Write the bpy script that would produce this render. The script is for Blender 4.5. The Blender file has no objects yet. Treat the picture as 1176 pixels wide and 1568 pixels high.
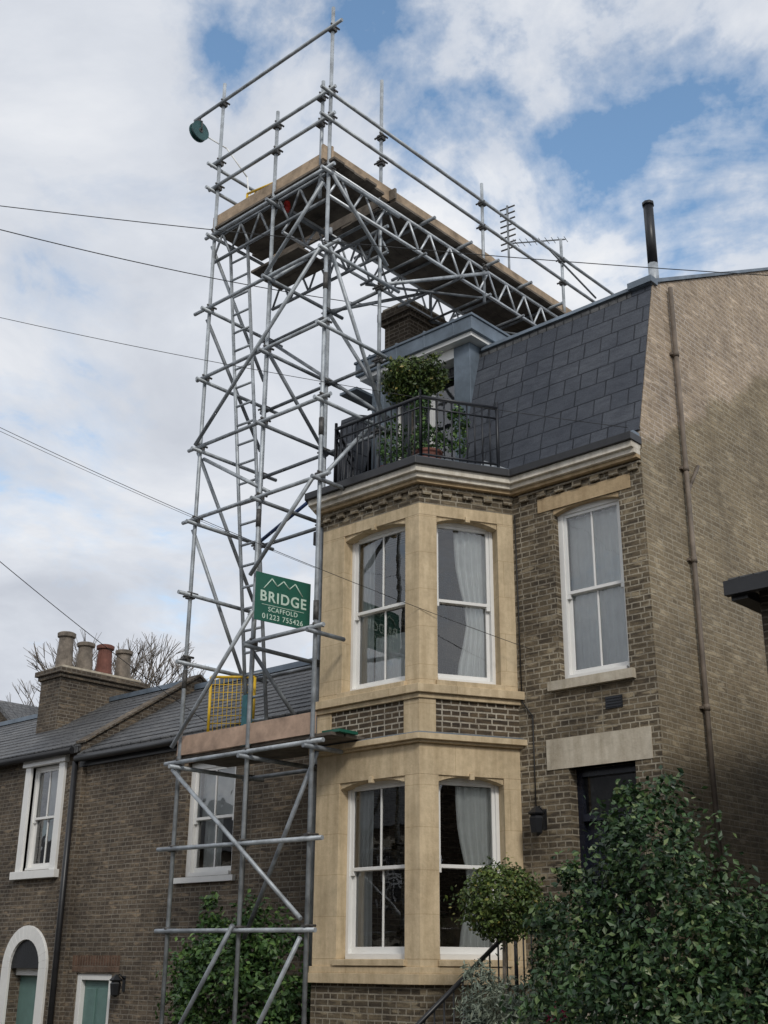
import bpy, bmesh, math, random
import numpy as np
from mathutils import Vector, Matrix, noise
random.seed(7); rng=np.random.default_rng(5)
scene=bpy.context.scene; COL=scene.collection
G=-0.4   # street level
# ---------------------------------------------------------------- materials
def newmat(name):
    m=bpy.data.materials.new(name); m.use_nodes=True; nt=m.node_tree
    return m,nt,nt.nodes,nt.links,nt.nodes["Principled BSDF"]
def ramp(N,stops):
    r=N.new("ShaderNodeValToRGB"); e=r.color_ramp.elements
    e[0].position=stops[0][0]; e[0].color=(*stops[0][1],1); e[1].position=stops[-1][0]; e[1].color=(*stops[-1][1],1)
    for p,c in stops[1:-1]:
        x=e.new(p); x.color=(*c,1)
    return r
def noise_n(N,L,src,scale,detail=4,rough=.55,mscale=None):
    n=N.new("ShaderNodeTexNoise"); n.inputs["Scale"].default_value=scale; n.inputs["Detail"].default_value=detail; n.inputs["Roughness"].default_value=rough
    if mscale:
        mp=N.new("ShaderNodeMapping"); mp.inputs["Scale"].default_value=mscale; L.new(src,mp.inputs[0]); src=mp.outputs[0]
    L.new(src,n.inputs["Vector"]); return n
def mix(N,L,a,b,fac,typ='MIX'):
    m=N.new("ShaderNodeMix"); m.data_type='RGBA'; m.blend_type=typ
    for s,v in ((m.inputs[0],fac),(m.inputs[6],a),(m.inputs[7],b)):
        if isinstance(v,(int,float)): s.default_value=v
        elif isinstance(v,tuple): s.default_value=(*v,1)
        else: L.new(v,s)
    return m.outputs[2]
def simple(name,col,rough=.6,metal=0,var=.15,scale=6,bump=0.0,spec=None):
    m,nt,N,L,b=newmat(name)
    tc=N.new("ShaderNodeTexCoord"); n=noise_n(N,L,tc.outputs["Object"],scale,6,.65)
    lo=tuple(c*(1-var*1.6) for c in col); hi=tuple(min(1,c*(1+var)) for c in col)
    r=ramp(N,[(.3,lo),(.7,hi)]); L.new(n.outputs["Fac"],r.inputs[0]); L.new(r.outputs[0],b.inputs["Base Color"])
    b.inputs["Roughness"].default_value=rough; b.inputs["Metallic"].default_value=metal
    if spec is not None: b.inputs["Specular IOR Level"].default_value=spec
    if bump:
        bp=N.new("ShaderNodeBump"); bp.inputs["Strength"].default_value=bump; bp.inputs["Distance"].default_value=.02
        n2=noise_n(N,L,tc.outputs["Object"],scale*8,6); L.new(n2.outputs["Fac"],bp.inputs["Height"]); L.new(bp.outputs[0],b.inputs["Normal"])
    return m
def brickmat(name,c1,c2,c3,mort,stain=.5,bw=.212,bh=.068,ms=.0095,rough=.9,bump=.5,gable=False,tone=.75,pale=None):
    m,nt,N,L,b=newmat(name)
    uv=N.new("ShaderNodeUVMap"); uv.uv_map="UVMap"; tc=N.new("ShaderNodeTexCoord")
    nd=noise_n(N,L,tc.outputs["Object"],9,3)
    vm=N.new("ShaderNodeVectorMath"); vm.operation='MULTIPLY_ADD'; L.new(nd.outputs["Color"],vm.inputs[0]); vm.inputs[1].default_value=(.014,.012,0); L.new(uv.outputs[0],vm.inputs[2])
    bt=N.new("ShaderNodeTexBrick"); L.new(vm.outputs[0],bt.inputs["Vector"])
    bt.inputs["Scale"].default_value=1; bt.inputs["Brick Width"].default_value=bw; bt.inputs["Row Height"].default_value=bh
    bt.inputs["Mortar Size"].default_value=ms; bt.inputs["Mortar Smooth"].default_value=.35; bt.squash=.55; bt.squash_frequency=2
    bt.inputs["Color1"].default_value=(*c1,1); bt.inputs["Color2"].default_value=(*c2,1); bt.inputs["Mortar"].default_value=(*mort,1)
    n1=noise_n(N,L,uv.outputs[0],1,2,.6,(4.1,14.5,1)); r1=ramp(N,[(.42,(0,0,0)),(.62,(1,1,1))]); L.new(n1.outputs["Fac"],r1.inputs[0])
    inv=N.new("ShaderNodeMath"); inv.operation='SUBTRACT'; inv.inputs[0].default_value=1; L.new(bt.outputs["Fac"],inv.inputs[1])
    mu=N.new("ShaderNodeMath"); mu.operation='MULTIPLY'; L.new(r1.outputs[0],mu.inputs[0]); L.new(inv.outputs[0],mu.inputs[1])
    mu2=N.new("ShaderNodeMath"); mu2.operation='MULTIPLY'; L.new(mu.outputs[0],mu2.inputs[0]); mu2.inputs[1].default_value=tone
    col=mix(N,L,bt.outputs["Color"],c3,mu2.outputs[0])
    if pale: # scattered pale buff bricks
        np_=noise_n(N,L,uv.outputs[0],1,1,.5,(3.3,12.1,1)); rp=ramp(N,[(.60,(0,0,0)),(.68,(1,1,1))]); L.new(np_.outputs["Fac"],rp.inputs[0])
        mp=N.new("ShaderNodeMath"); mp.operation='MULTIPLY'; L.new(rp.outputs[0],mp.inputs[0]); L.new(inv.outputs[0],mp.inputs[1]); col=mix(N,L,col,pale,mp.outputs[0])
    nm=noise_n(N,L,tc.outputs["Object"],2.3,5,.7); rm=ramp(N,[(.40,(0,0,0)),(.62,(1,1,1))]); L.new(nm.outputs["Fac"],rm.inputs[0])
    mm=N.new("ShaderNodeMath"); mm.operation='MULTIPLY'; L.new(rm.outputs[0],mm.inputs[0]); L.new(bt.outputs["Fac"],mm.inputs[1]); mm2=N.new("ShaderNodeMath"); mm2.operation='MULTIPLY'; L.new(mm.outputs[0],mm2.inputs[0]); mm2.inputs[1].default_value=.6
    col=mix(N,L,col,tuple((a+b_)/2 for a,b_ in zip(c1,c3)),mm2.outputs[0])
    n2=noise_n(N,L,tc.outputs["Object"],.9,7,.65); r2=ramp(N,[(.3,(1-stain,)*3),(.7,(1.15,1.12,1.05))]); L.new(n2.outputs["Fac"],r2.inputs[0])
    col=mix(N,L,col,r2.outputs[0],1.0,'MULTIPLY')
    n3=noise_n(N,L,tc.outputs["Object"],60,3); r3=ramp(N,[(.3,(.78,)*3),(.7,(1.15,)*3)]); L.new(n3.outputs["Fac"],r3.inputs[0])
    col=mix(N,L,col,r3.outputs[0],1.0,'MULTIPLY')
    if gable:  # newer pinkish-buff brickwork above the line of the old roof, sootier below
        sx=N.new("ShaderNodeSeparateXYZ"); L.new(tc.outputs["Object"],sx.inputs[0])
        a=N.new("ShaderNodeMath"); a.operation='MULTIPLY_ADD'; L.new(sx.outputs[1],a.inputs[0]); a.inputs[1].default_value=-.62; L.new(sx.outputs[2],a.inputs[2])
        nn=noise_n(N,L,tc.outputs["Object"],1.5,3); a2=N.new("ShaderNodeMath"); a2.operation='MULTIPLY_ADD'; L.new(nn.outputs["Fac"],a2.inputs[0]); a2.inputs[1].default_value=.7; L.new(a.outputs[0],a2.inputs[2])
        mr=N.new("ShaderNodeMapRange"); mr.inputs[1].default_value=.45; mr.inputs[2].default_value=.6; L.new(a2.outputs[0],mr.inputs[0])
        tint=mix(N,L,(.80,.77,.70),(1.22,1.15,1.15),mr.outputs[0]); col=mix(N,L,col,tint,1.0,'MULTIPLY')
    L.new(col,b.inputs["Base Color"]); b.inputs["Roughness"].default_value=rough; b.inputs["Specular IOR Level"].default_value=.2
    bp=N.new("ShaderNodeBump"); bp.inputs["Strength"].default_value=bump; bp.inputs["Distance"].default_value=.012; bp.invert=True
    ad=N.new("ShaderNodeMath"); ad.operation='MULTIPLY_ADD'; L.new(n3.outputs["Fac"],ad.inputs[0]); ad.inputs[1].default_value=-.5; L.new(bt.outputs["Fac"],ad.inputs[2])
    L.new(ad.outputs[0],bp.inputs["Height"]); L.new(bp.outputs[0],b.inputs["Normal"])
    return m
def stonemat(name,col,dirt=.45,joint=True):
    m,nt,N,L,b=newmat(name); tc=N.new("ShaderNodeTexCoord")
    n=noise_n(N,L,tc.outputs["Object"],1.6,8,.7); r=ramp(N,[(.28,tuple(c*(1-dirt) for c in col)),(.5,col),(.75,tuple(min(1,c*1.12) for c in col))]); L.new(n.outputs["Fac"],r.inputs[0])
    n2=noise_n(N,L,tc.outputs["Object"],1,6,.6,(9,9,1.0)); r2=ramp(N,[(.35,(.78,.76,.73)),(.6,(1,1,1))]); L.new(n2.outputs["Fac"],r2.inputs[0])
    c=mix(N,L,r.outputs[0],r2.outputs[0],1.0,'MULTIPLY')
    if joint:
        uv=N.new("ShaderNodeUVMap"); uv.uv_map="UVMap"; bt=N.new("ShaderNodeTexBrick"); L.new(uv.outputs[0],bt.inputs["Vector"]); bt.inputs["Scale"].default_value=1
        bt.inputs["Brick Width"].default_value=1.37; bt.inputs["Row Height"].default_value=.47; bt.inputs["Mortar Size"].default_value=.003; bt.inputs["Color1"].default_value=(1,1,1,1); bt.inputs["Color2"].default_value=(.94,.95,.96,1); bt.inputs["Mortar"].default_value=(.72,.68,.62,1)
        c=mix(N,L,c,bt.outputs["Color"],1.0,'MULTIPLY')
    n4=noise_n(N,L,tc.outputs["Object"],12,6,.7); r4=ramp(N,[(.3,(.86,.85,.83)),(.6,(1.04,)*3)]); L.new(n4.outputs["Fac"],r4.inputs[0]); c=mix(N,L,c,r4.outputs[0],1.0,'MULTIPLY')
    L.new(c,b.inputs["Base Color"]); b.inputs["Roughness"].default_value=.85; b.inputs["Specular IOR Level"].default_value=.2
    n3=noise_n(N,L,tc.outputs["Object"],45,6); bp=N.new("ShaderNodeBump"); bp.inputs["Strength"].default_value=.3; bp.inputs["Distance"].default_value=.01; L.new(n3.outputs["Fac"],bp.inputs["Height"]); L.new(bp.outputs[0],b.inputs["Normal"])
    return m
M={}
M['brick']=brickmat("brick_front",(.25,.20,.135),(.145,.115,.08),(.06,.05,.042),(.42,.38,.31),.45,pale=(.36,.30,.21))
M['brick_dark']=brickmat("brick_bay_band",(.085,.064,.047),(.05,.04,.032),(.15,.11,.07),(.50,.46,.39),.35,ms=.011)
M['brick_gable']=brickmat("brick_gable",(.43,.365,.275),(.32,.27,.20),(.20,.165,.13),(.48,.445,.39),.35,gable=True,tone=.55,pale=(.54,.47,.37))
M['brick_left']=brickmat("brick_left",(.20,.16,.12),(.125,.10,.08),(.07,.058,.05),(.27,.245,.21),.5,pale=(.28,.22,.16))
M['brick_right']=brickmat("brick_right",(.12,.095,.07),(.08,.062,.048),(.05,.04,.03),(.22,.19,.16),.4)
M['soldier']=brickmat("brick_soldier",(.20,.12,.085),(.14,.085,.06),(.09,.055,.04),(.2,.17,.14),.3,bw=.07,bh=.24)
M['stone']=stonemat("bay_stone",(.64,.51,.335),.22)
M['lintel']=stonemat("lintel_stone",(.58,.52,.42),.35,False)
M['ochre']=stonemat("ochre_stone",(.48,.36,.22),.35,False)
M['cream']=stonemat("cream_paint",(.72,.67,.58),.12,False)
M['white']=simple("white_paint",(.80,.79,.76),.35,var=.04,scale=3)
M['slate_m']=brickmat("mansard_slate",(.070,.079,.100),(.092,.102,.125),(.055,.062,.08),(.022,.025,.033),.25,bw=.46,bh=.26,ms=.010,rough=.5,bump=1.0,tone=.6)
M['slate']=brickmat("roof_slate",(.12,.125,.135),(.17,.17,.175),(.08,.082,.088),(.035,.035,.038),.4,bw=.26,bh=.18,ms=.012,rough=.5,bump=1.0)
M['lead']=simple("lead_sheet",(.17,.21,.255),.5,0.2,.25,2.5)
M['black']=simple("black_paint",(.012,.013,.016),.4,var=.2)
M['iron']=simple("iron_paint",(.018,.02,.026),.45,var=.2)
M['gutter']=simple("gutter_black",(.02,.02,.022),.4,var=.2)
M['pipe']=simple("soil_pipe",(.17,.135,.105),.7,var=.3,scale=3)
M['galv']=simple("galvanised_tube",(.40,.43,.455),.5,.3,.3,5)
M['galv_old']=simple("galvanised_old",(.24,.26,.28),.55,.3,.35,5)
M['alu']=simple("aluminium_beam",(.58,.61,.64),.42,.4,.2,5)
M['coupler']=simple("coupler_steel",(.11,.105,.10),.6,.4,.4,20)
M['coupler_blue']=simple("blue_tube",(.03,.06,.16),.5,.1,.2,8)
M['board']=simple("scaffold_board",(.40,.30,.205),.85,var=.35,scale=3,bump=.3)
M['board_under']=simple("scaffold_board_shaded",(.15,.125,.10),.9,var=.4,scale=3,bump=.3)  # darker copy of the board: shade of the platform undersides put into the colour
M['board_red']=simple("toe_board_new",(.46,.32,.235),.8,var=.3,scale=3)
M['yellow']=simple("yellow_paint",(.75,.48,.03),.5,var=.15)
M['sign']=simple("sign_green",(.012,.105,.07),.4,var=.06)
M['wheel']=simple("gin_wheel_paint",(.035,.10,.10),.45,var=.2)
M['signw']=simple("sign_white",(.55,.68,.58),.4,var=.03)
M['green_door']=simple("green_door_paint",(.13,.22,.20),.4,var=.08)
M['teal']=simple("teal_wrap",(.05,.22,.25),.5,var=.2)
M['navy']=simple("door_dark",(.012,.014,.024),.25,var=.2)
M['curtain']=simple("curtain_white",(.86,.86,.84),.9,var=.05)
M['room']=simple("room_wall",(.16,.14,.12),.9)
M['terra']=simple("terracotta",(.19,.075,.055),.8,var=.25)
M['pot_buff']=simple("buff_pot",(.22,.185,.15),.85,var=.35)
M['asphalt']=simple("asphalt",(.05,.05,.052),.9,var=.25,scale=20,bump=.3)
M['paving']=simple("paving",(.25,.24,.22),.9,var=.2,scale=8,bump=.2)
M['kerb']=simple("kerbstone",(.33,.32,.30),.9,var=.15)
M['earth']=simple("earth",(.10,.085,.06),.95,var=.3,scale=2,bump=.3)
M['bark']=simple("bark",(.15,.125,.10),.9,var=.3,scale=15)
M['red']=simple("red_plastic",(.6,.03,.02),.4)
M['wire']=simple("cable_black",(.02,.02,.02),.6)
m,nt,N,L,b=newmat("window_glass"); N.remove(b); o=N["Material Output"]
fr=N.new("ShaderNodeFresnel"); fr.inputs[0].default_value=1.75; gl=N.new("ShaderNodeBsdfGlossy"); gl.inputs["Roughness"].default_value=.015; gl.inputs["Color"].default_value=(1,1,1,1)
tr=N.new("ShaderNodeBsdfTransparent"); tr.inputs[0].default_value=(.92,.95,.95,1); ms=N.new("ShaderNodeMixShader")
g0=N.new("ShaderNodeMath"); g0.operation='MULTIPLY'; g0.inputs[1].default_value=1.6; g0.use_clamp=True; L.new(fr.outputs[0],g0.inputs[0])
tcg=N.new("ShaderNodeTexCoord"); ng=noise_n(N,L,tcg.outputs["Object"],2.2,2); bpg=N.new("ShaderNodeBump"); bpg.inputs["Strength"].default_value=.12; bpg.inputs["Distance"].default_value=.03; L.new(ng.outputs["Fac"],bpg.inputs["Height"]); L.new(bpg.outputs[0],gl.inputs["Normal"])
L.new(g0.outputs[0],ms.inputs[0]); L.new(tr.outputs[0],ms.inputs[1]); L.new(gl.outputs[0],ms.inputs[2]); L.new(ms.outputs[0],o.inputs[0]); M['glass']=m
def leafmat(name,stops,rough=.5):
    m,nt,N,L,b=newmat(name); g=N.new("ShaderNodeNewGeometry"); r=ramp(N,stops); L.new(g.outputs["Random Per Island"],r.inputs[0])
    tc=N.new("ShaderNodeTexCoord"); n=noise_n(N,L,tc.outputs["Object"],3,3); r2=ramp(N,[(.35,(.5,.55,.55)),(.65,(1.25,1.2,1.05))]); L.new(n.outputs["Fac"],r2.inputs[0])
    c=mix(N,L,r.outputs[0],r2.outputs[0],1.0,'MULTIPLY'); L.new(c,b.inputs["Base Color"]); b.inputs["Roughness"].default_value=rough
    b.inputs["Specular IOR Level"].default_value=.4
    return m
M['holly']=leafmat("leaf_dark_shrub",[(0,(.015,.04,.018)),(.55,(.038,.085,.032)),(.85,(.08,.14,.05)),(1,(.19,.24,.11))],.42)
M['climber']=leafmat("leaf_climber",[(0,(.03,.07,.025)),(.6,(.065,.14,.04)),(1,(.15,.25,.07))])
M['box']=leafmat("leaf_box",[(0,(.03,.055,.014)),(.6,(.075,.12,.025)),(.92,(.13,.17,.04)),(1,(.26,.21,.06))])
M['lavender']=leafmat("leaf_greygreen",[(0,(.12,.15,.12)),(1,(.34,.38,.32))],.8)
M['flower']=leafmat("petal_magenta",[(0,(.5,.02,.15)),(1,(.7,.05,.25))],.6)
# ---------------------------------------------------------------- mesh builder
class Fr:
    def __init__(s,ox,oy,ang):
        a=math.radians(ang); s.o=(ox,oy); s.x=(math.cos(a),math.sin(a)); s.n=(math.sin(a),-math.cos(a))
    def p(s,a,d,z): return (s.o[0]+a*s.x[0]+d*s.n[0], s.o[1]+a*s.x[1]+d*s.n[1], z)
class MB:
    def __init__(s): s.v=[];s.f=[];s.m=[];s.sm=[];s.mats=[]
    def mi(s,k):
        if k not in s.mats: s.mats.append(k)
        return s.mats.index(k)
    def add(s,vs,fs,k,smooth=False):
        o=len(s.v); s.v+=[tuple(v) for v in vs]; i=s.mi(k)
        for f in fs: s.f.append([o+a for a in f]); s.m.append(i); s.sm.append(smooth)
    def hexa(s,P,k): s.add(P,[(0,3,2,1),(4,5,6,7),(0,1,5,4),(1,2,6,5),(2,3,7,6),(3,0,4,7)],k)
    def box(s,x0,x1,y0,y1,z0,z1,k): s.hexa([(x0,y0,z0),(x1,y0,z0),(x1,y1,z0),(x0,y1,z0),(x0,y0,z1),(x1,y0,z1),(x1,y1,z1),(x0,y1,z1)],k)
    def lb(s,F,a0,a1,d0,d1,z0,z1,k):
        q=[(a0,d1),(a1,d1),(a1,d0),(a0,d0)]; s.hexa([F.p(a,d,z0) for a,d in q]+[F.p(a,d,z1) for a,d in q],k)
    def prism(s,pts,z0,z1,k,pts2=None):
        n=len(pts); p2=pts2 or pts
        s.add([(x,y,z0) for x,y in pts]+[(x,y,z1) for x,y in p2],[tuple(range(n-1,-1,-1)),tuple(range(n,2*n))]+[(i,(i+1)%n,n+(i+1)%n,n+i) for i in range(n)],k)
    def xprism(s,yz,x0,x1,k):
        n=len(yz); s.add([(x0,y,z) for y,z in yz]+[(x1,y,z) for y,z in yz],[tuple(range(n)),tuple(range(2*n-1,n-1,-1))]+[(i,n+i,n+(i+1)%n,(i+1)%n) for i in range(n)],k)
    def tube(s,p,q,r,k,n=8,r2=None):
        p=Vector(p);q=Vector(q);d=(q-p)
        if d.length<1e-6: return
        d.normalize(); a=Vector((0,0,1)) if abs(d.z)<.9 else Vector((1,0,0)); u=d.cross(a).normalized(); w=d.cross(u); r2=r if r2 is None else r2
        vs=[p+(u*math.cos(t)+w*math.sin(t))*r for t in [2*math.pi*i/n for i in range(n)]]+[q+(u*math.cos(t)+w*math.sin(t))*r2 for t in [2*math.pi*i/n for i in range(n)]]
        s.add(vs,[(i,(i+1)%n,n+(i+1)%n,n+i) for i in range(n)],k,True)
        o=len(s.v)-2*n; i=s.mi(k); s.f.append([o+j for j in range(n)][::-1]); s.m.append(i); s.sm.append(False); s.f.append([o+n+j for j in range(n)]); s.m.append(i); s.sm.append(False)
    def path(s,pts,r,k,n=6):
        for a,b in zip(pts[:-1],pts[1:]): s.tube(a,b,r,k,n)
    def lathe(s,cx,cy,prof,k,n=20):
        vs=[];fs=[]
        for r,z in prof: vs+=[(cx+r*math.cos(2*math.pi*i/n),cy+r*math.sin(2*math.pi*i/n),z) for i in range(n)]
        for j in range(len(prof)-1):
            for i in range(n): fs.append((j*n+i,j*n+(i+1)%n,(j+1)*n+(i+1)%n,(j+1)*n+i))
        fs.append(tuple(range(n-1,-1,-1))); fs.append(tuple((len(prof)-1)*n+i for i in range(n)))
        s.add(vs,fs,k,False)
    def build(s,name,parent=None,recalc=True,bevel=0):
        me=bpy.data.meshes.new(name); me.from_pydata(s.v,[],s.f)
        for k in s.mats: me.materials.append(M[k])
        me.polygons.foreach_set("material_index",s.m); me.polygons.foreach_set("use_smooth",s.sm); me.update()
        if recalc:
            bm=bmesh.new(); bm.from_mesh(me); bmesh.ops.recalc_face_normals(bm,faces=bm.faces); bm.to_mesh(me); bm.free()
        uvl=me.uv_layers.new(name="UVMap"); Z=Vector((0,0,1))
        for p in me.polygons:
            n=p.normal; t=Z.cross(n)
            if t.length<.05: t=Vector((1,0,0)); 
            t.normalize(); b=n.cross(t)
            for li in p.loop_indices:
                c=me.vertices[me.loops[li].vertex_index].co; uvl.data[li].uv=(c.dot(t)+50,c.dot(b)+50.02)
        ob=bpy.data.objects.new(name,me); COL.objects.link(ob)
        if parent: ob.parent=parent
        if bevel:
            md=ob.modifiers.new("bev",'BEVEL'); md.width=bevel; md.segments=2; md.limit_method='ANGLE'; md.angle_limit=math.radians(40)
        return ob
def empty(name):
    e=bpy.data.objects.new(name,None); COL.objects.link(e); return e
def wall(mb,F,s0,s1,z0,z1,th,ops,k,d0=0):
    zs=sorted({z0,z1}|{min(max(o[i],z0),z1) for o in ops for i in (2,3)})
    for za,zb in zip(zs[:-1],zs[1:]):
        if zb-za<1e-5: continue
        cur=s0
        for o in sorted([o for o in ops if o[2]<=za+1e-6 and o[3]>=zb-1e-6]):
            if o[0]>cur: mb.lb(F,cur,o[0],d0-th,d0,za,zb,k)
            cur=o[1]
        if cur<s1: mb.lb(F,cur,s1,d0-th,d0,za,zb,k)
def sash(mb,gb,F,s0,s1,z0,z1,d,bars=1,k='white',fw=.055,mid=None):
    mb.lb(F,s0,s0+fw,d-.12,d,z0,z1,k); mb.lb(F,s1-fw,s1,d-.12,d,z0,z1,k)
    mb.lb(F,s0+fw,s1-fw,d-.12,d,z1-fw,z1,k); mb.lb(F,s0+fw,s1-fw,d-.12,d+.045,z0,z0+.06,k)
    zm=mid or (z0+z1)/2; a,b=s0+fw,s1-fw; st=.042
    for (za,zb,dd,lo) in ((zm-.018,z1-fw,d-.02,False),(z0+.06,zm+.018,d-.065,True)):
        mb.lb(F,a,a+st,dd-.035,dd,za,zb,k); mb.lb(F,b-st,b,dd-.035,dd,za,zb,k)
        mb.lb(F,a+st,b-st,dd-.035,dd,zb-.04,zb,k); mb.lb(F,a+st,b-st,dd-.035,dd,za,za+(.075 if lo else .04),k)
        for i in range(bars):
            c=a+(b-a)*(i+1)/(bars+1); mb.lb(F,c-.011,c+.011,dd-.03,dd-.004,za+.04,zb-.04,k)
        gb.add([F.p(a+st-.005,dd-.018,za+.01),F.p(b-st+.005,dd-.018,za+.01),F.p(b-st+.005,dd-.018,zb-.01),F.p(a+st-.005,dd-.018,zb-.01)],[(0,1,2,3)],'glass')
    for ss in (a,b-.05):
        mb.lb(F,ss,ss+.05,d-.055,d-.02,zm-.07,zm-.018,k)
def curtain(mb,F,s0,s1,z0,z1,d,folds=6,amp=.03,gather=0):
    n=folds*8; vs=[];fs=[]; R_=8
    for j in range(R_+1):
        v=j/R_
        for i in range(n+1):
            t=i/n; w=amp*math.sin(t*folds*2*math.pi+.4*math.sin(t*9)+.3*math.sin(v*5)); sh=1-gather*math.sin(math.pi*min(1,(1-v)*1.1))*(1-t)*0.6
            a=s1-(s1-s0)*(1-t)*(1-gather*math.exp(-((v-.4)/.25)**2))
            vs.append(F.p(a,d+w*(1-.4*v),z0+(z1-z0)*v))
    for j in range(R_):
        for i in range(n): q=j*(n+1)+i; fs.append((q,q+1,q+n+2,q+n+1))
    mb.add(vs,fs,'curtain',True)
# ================================================================ MAIN HOUSE
H=empty("brick_house")
XL,XR,YF,YB=-11.72,-6.67,11.71,20.6
FM=Fr(0,YF,0); FB=Fr(0,10.58,0)
bl=1.28; a62=math.radians(62)
FC=Fr(-9.17,10.58,62); FLc=Fr(-10.86-bl*math.cos(a62),10.58+bl*math.sin(a62),-62)
bay=[(-10.86-bl*math.cos(a62),YF+.02),(-10.86,10.58),(-9.17,10.58),(-9.17+bl*math.cos(a62),YF+.02)]
def off(d,back=.02,ext=0):
    k=d*math.tan(math.radians(31)); c,s=math.cos(a62),math.sin(a62)
    A=(-10.86-k,10.58-d); B=(-9.17+k,10.58-d); t=(YF+back-(10.58-d))/s
    return [(A[0]-t*c,YF+back),A,B,(B[0]+t*c,YF+back)]
w=MB()
ops=[(-7.95,-7.0,4.78,6.94),(-7.89,-7.01,1.15,3.75),(-11.4,-8.65,1.5,7.2)]
wall(w,FM,XL,XR-.3,G,7.62,.3,ops,'brick')
w.box(XR-.3,XR,YF,YF+.3,G,7.4,'brick')
w.box(XL,XL+.3,YF+.3,YB-.3,G,7.62,'brick'); w.box(XL,XR-.3,YB-.3,YB,G,9.6,'brick')
w.build("front_and_rear_walls",H)
w=MB(); w.xprism([(YF+.3,G),(YB,G),(YB,9.7),(16.45,12.08),(12.42,9.98),(12.345,9.95),(11.765,7.71),(11.765,7.4),(YF+.3,7.4)],XR-.3,XR,'brick_gable')
w.box(XR-.001,XR+.006,YF+.004,YF+.3,G,7.4,'brick_gable')
w.build("gable_wall",H)
rf=MB()
rf.xprism([(11.73,7.66),(12.32,9.92),(12.5,9.92),(12.5,7.66)],-9.5,XR-.31,'slate_m')
rf.xprism([(11.73,7.66),(12.32,9.92),(12.36,9.92),(11.77,7.66)],XR-.31,XR-.01,'slate_m')
rf.xprism([(12.3,9.925),(16.45,12.04),(YB+.1,9.7),(YB+.1,9.5),(16.45,11.8),(12.3,9.7)],XL,XR-.3,'slate')
rf.xprism([(12.27,9.93),(12.29,9.99),(12.55,10.12),(12.55,10.04),(12.33,9.92)],-9.45,XR-.0,'lead')
rf.xprism([(12.4,9.985),(16.45,12.085),(16.45,12.13),(12.38,10.03)],XR-.33,XR+.03,'lead')
rf.box(XR-.32,XR+.035,12.25,12.42,9.94,10.03,'lead')
rf.xprism([(16.45,12.13),(YB,9.75),(YB,9.7),(16.45,12.085)],XR-.33,XR+.03,'lead')
rf.xprism([(11.55,7.6),(11.75,9.35),(13.1,9.75),(13.1,7.6)],XL-.02,XL+.3,'slate_m')
rf.box(XL-.04,XL+.32,11.72,13.1,9.76,9.80,'lead')
rf.xprism([(11.73,7.66),(12.32,9.92),(12.5,9.92),(12.5,7.66)],XL+.3,-11.42,'slate_m')
rf.build("mansard_and_roof",H)
st=MB(); br=MB(); wn=MB(); gb=MB(); cu=MB(); ct=MB()
faces=[(FB,-10.86,-9.17,(-10.46,-9.40),1),(FC,0,bl,(.235,1.06),0),(FLc,0,bl,(.22,1.045),0)]
for F,a0,a1,(o0,o1),bars in faces:
    wall(br,F,a0,a1,G,1.42,.28,[(o0+.05,o1-.05,-.1,.95)],'brick')
    sash(wn,gb,F,o0+.05,o1-.05,-.1,.95,-.12,0)
    for (z0,z1,w0,w1) in ((1.6,4.04,1.68,3.68),(4.72,7.02,4.79,6.87)):
        wall(st,F,a0,a1,z0,z1,.28,[(o0,o1,w0,w1)],'stone')
        nseg=10
        for i in range(nseg):
            t0,t1=i/nseg,(i+1)/nseg; f=lambda t:.075*abs(2*t-1)**2.2
            A,B=o0+(o1-o0)*t0,o0+(o1-o0)*t1
            q=[(A,-.26,w1-f(t0)),(B,-.26,w1-f(t1)),(B,-.02,w1-f(t1)),(A,-.02,w1-f(t0))]
            st.hexa([F.p(*x) for x in q]+[F.p(x[0],x[1],w1+.01) for x in q],'stone')
        c=(o0+o1)/2; st.lb(F,c-.03,c+.03,-.03,.025,w1-.04,w1+.035,'stone')
        sash(wn,gb,F,o0+.0,o1-.0,w0,w1+.0,-.15,bars,fw=.045)
        st.lb(F,o0-.03,o1+.03,-.12,.05,w0-.07,w0-.004,'stone')
    wall(br,F,a0,a1,4.14,4.56,.28,[],'brick_dark')
    wall(br,F,a0,a1,7.02,7.26,.28,[],'brick')
    n=int((a1-a0)/.27)
    for i in range(n+1):
        s=a0+.03+i*(a1-a0-.17)/n; br.lb(F,s,s+.12,0,.045,7.13,7.2,'brick')
    br.lb(F,a0,a1,0,.03,7.2,7.262,'brick')
for z0,z1,d in ((1.42,1.53,.07),(1.53,1.6,.03),(4.04,4.07,.05),(4.07,4.14,.10),(4.56,4.62,.04),(4.62,4.72,.085)):
    st.prism(off(d),z0,z1,'stone')
st.prism(off(.10),4.14,4.17,'lead',off(.02))
for cx,cy in ((-9.17,10.58),(-10.86,10.58)):
    sgn=1 if cx>-10 else -1
    st.prism([(cx-sgn*.24,cy-.014),(cx+sgn*.01,cy-.014),(cx+sgn*.11,cy+.17),(cx-sgn*.24,cy+.17)],4.14,4.56,'stone')
def outline(d,back=.02,xr=XR+.0):
    P=off(d,back); yf=YF-d; 
    B=P[2]; t=(yf-B[1])/math.sin(a62); A=P[1]; c=math.cos(a62)
    return [(XL-.05,YF+back),(XL-.05,yf),(A[0]-t*c,yf),A,B,(B[0]+t*c,yf),(xr,yf),(xr,YF+back)]
for z0,z1,d,k in ((7.262,7.31,.09,'ochre'),(7.31,7.37,.14,'cream'),(7.37,7.45,.19,'cream')):
    ct.prism(outline(d),z0,z1,k)
ct.prism(outline(.235,xr=XR+.02),7.45,7.545,'gutter')
ct.prism(outline(.20),7.545,7.6,'lead',outline(.12))
ct.prism(off(.05),7.6,7.625,'lead')
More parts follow.
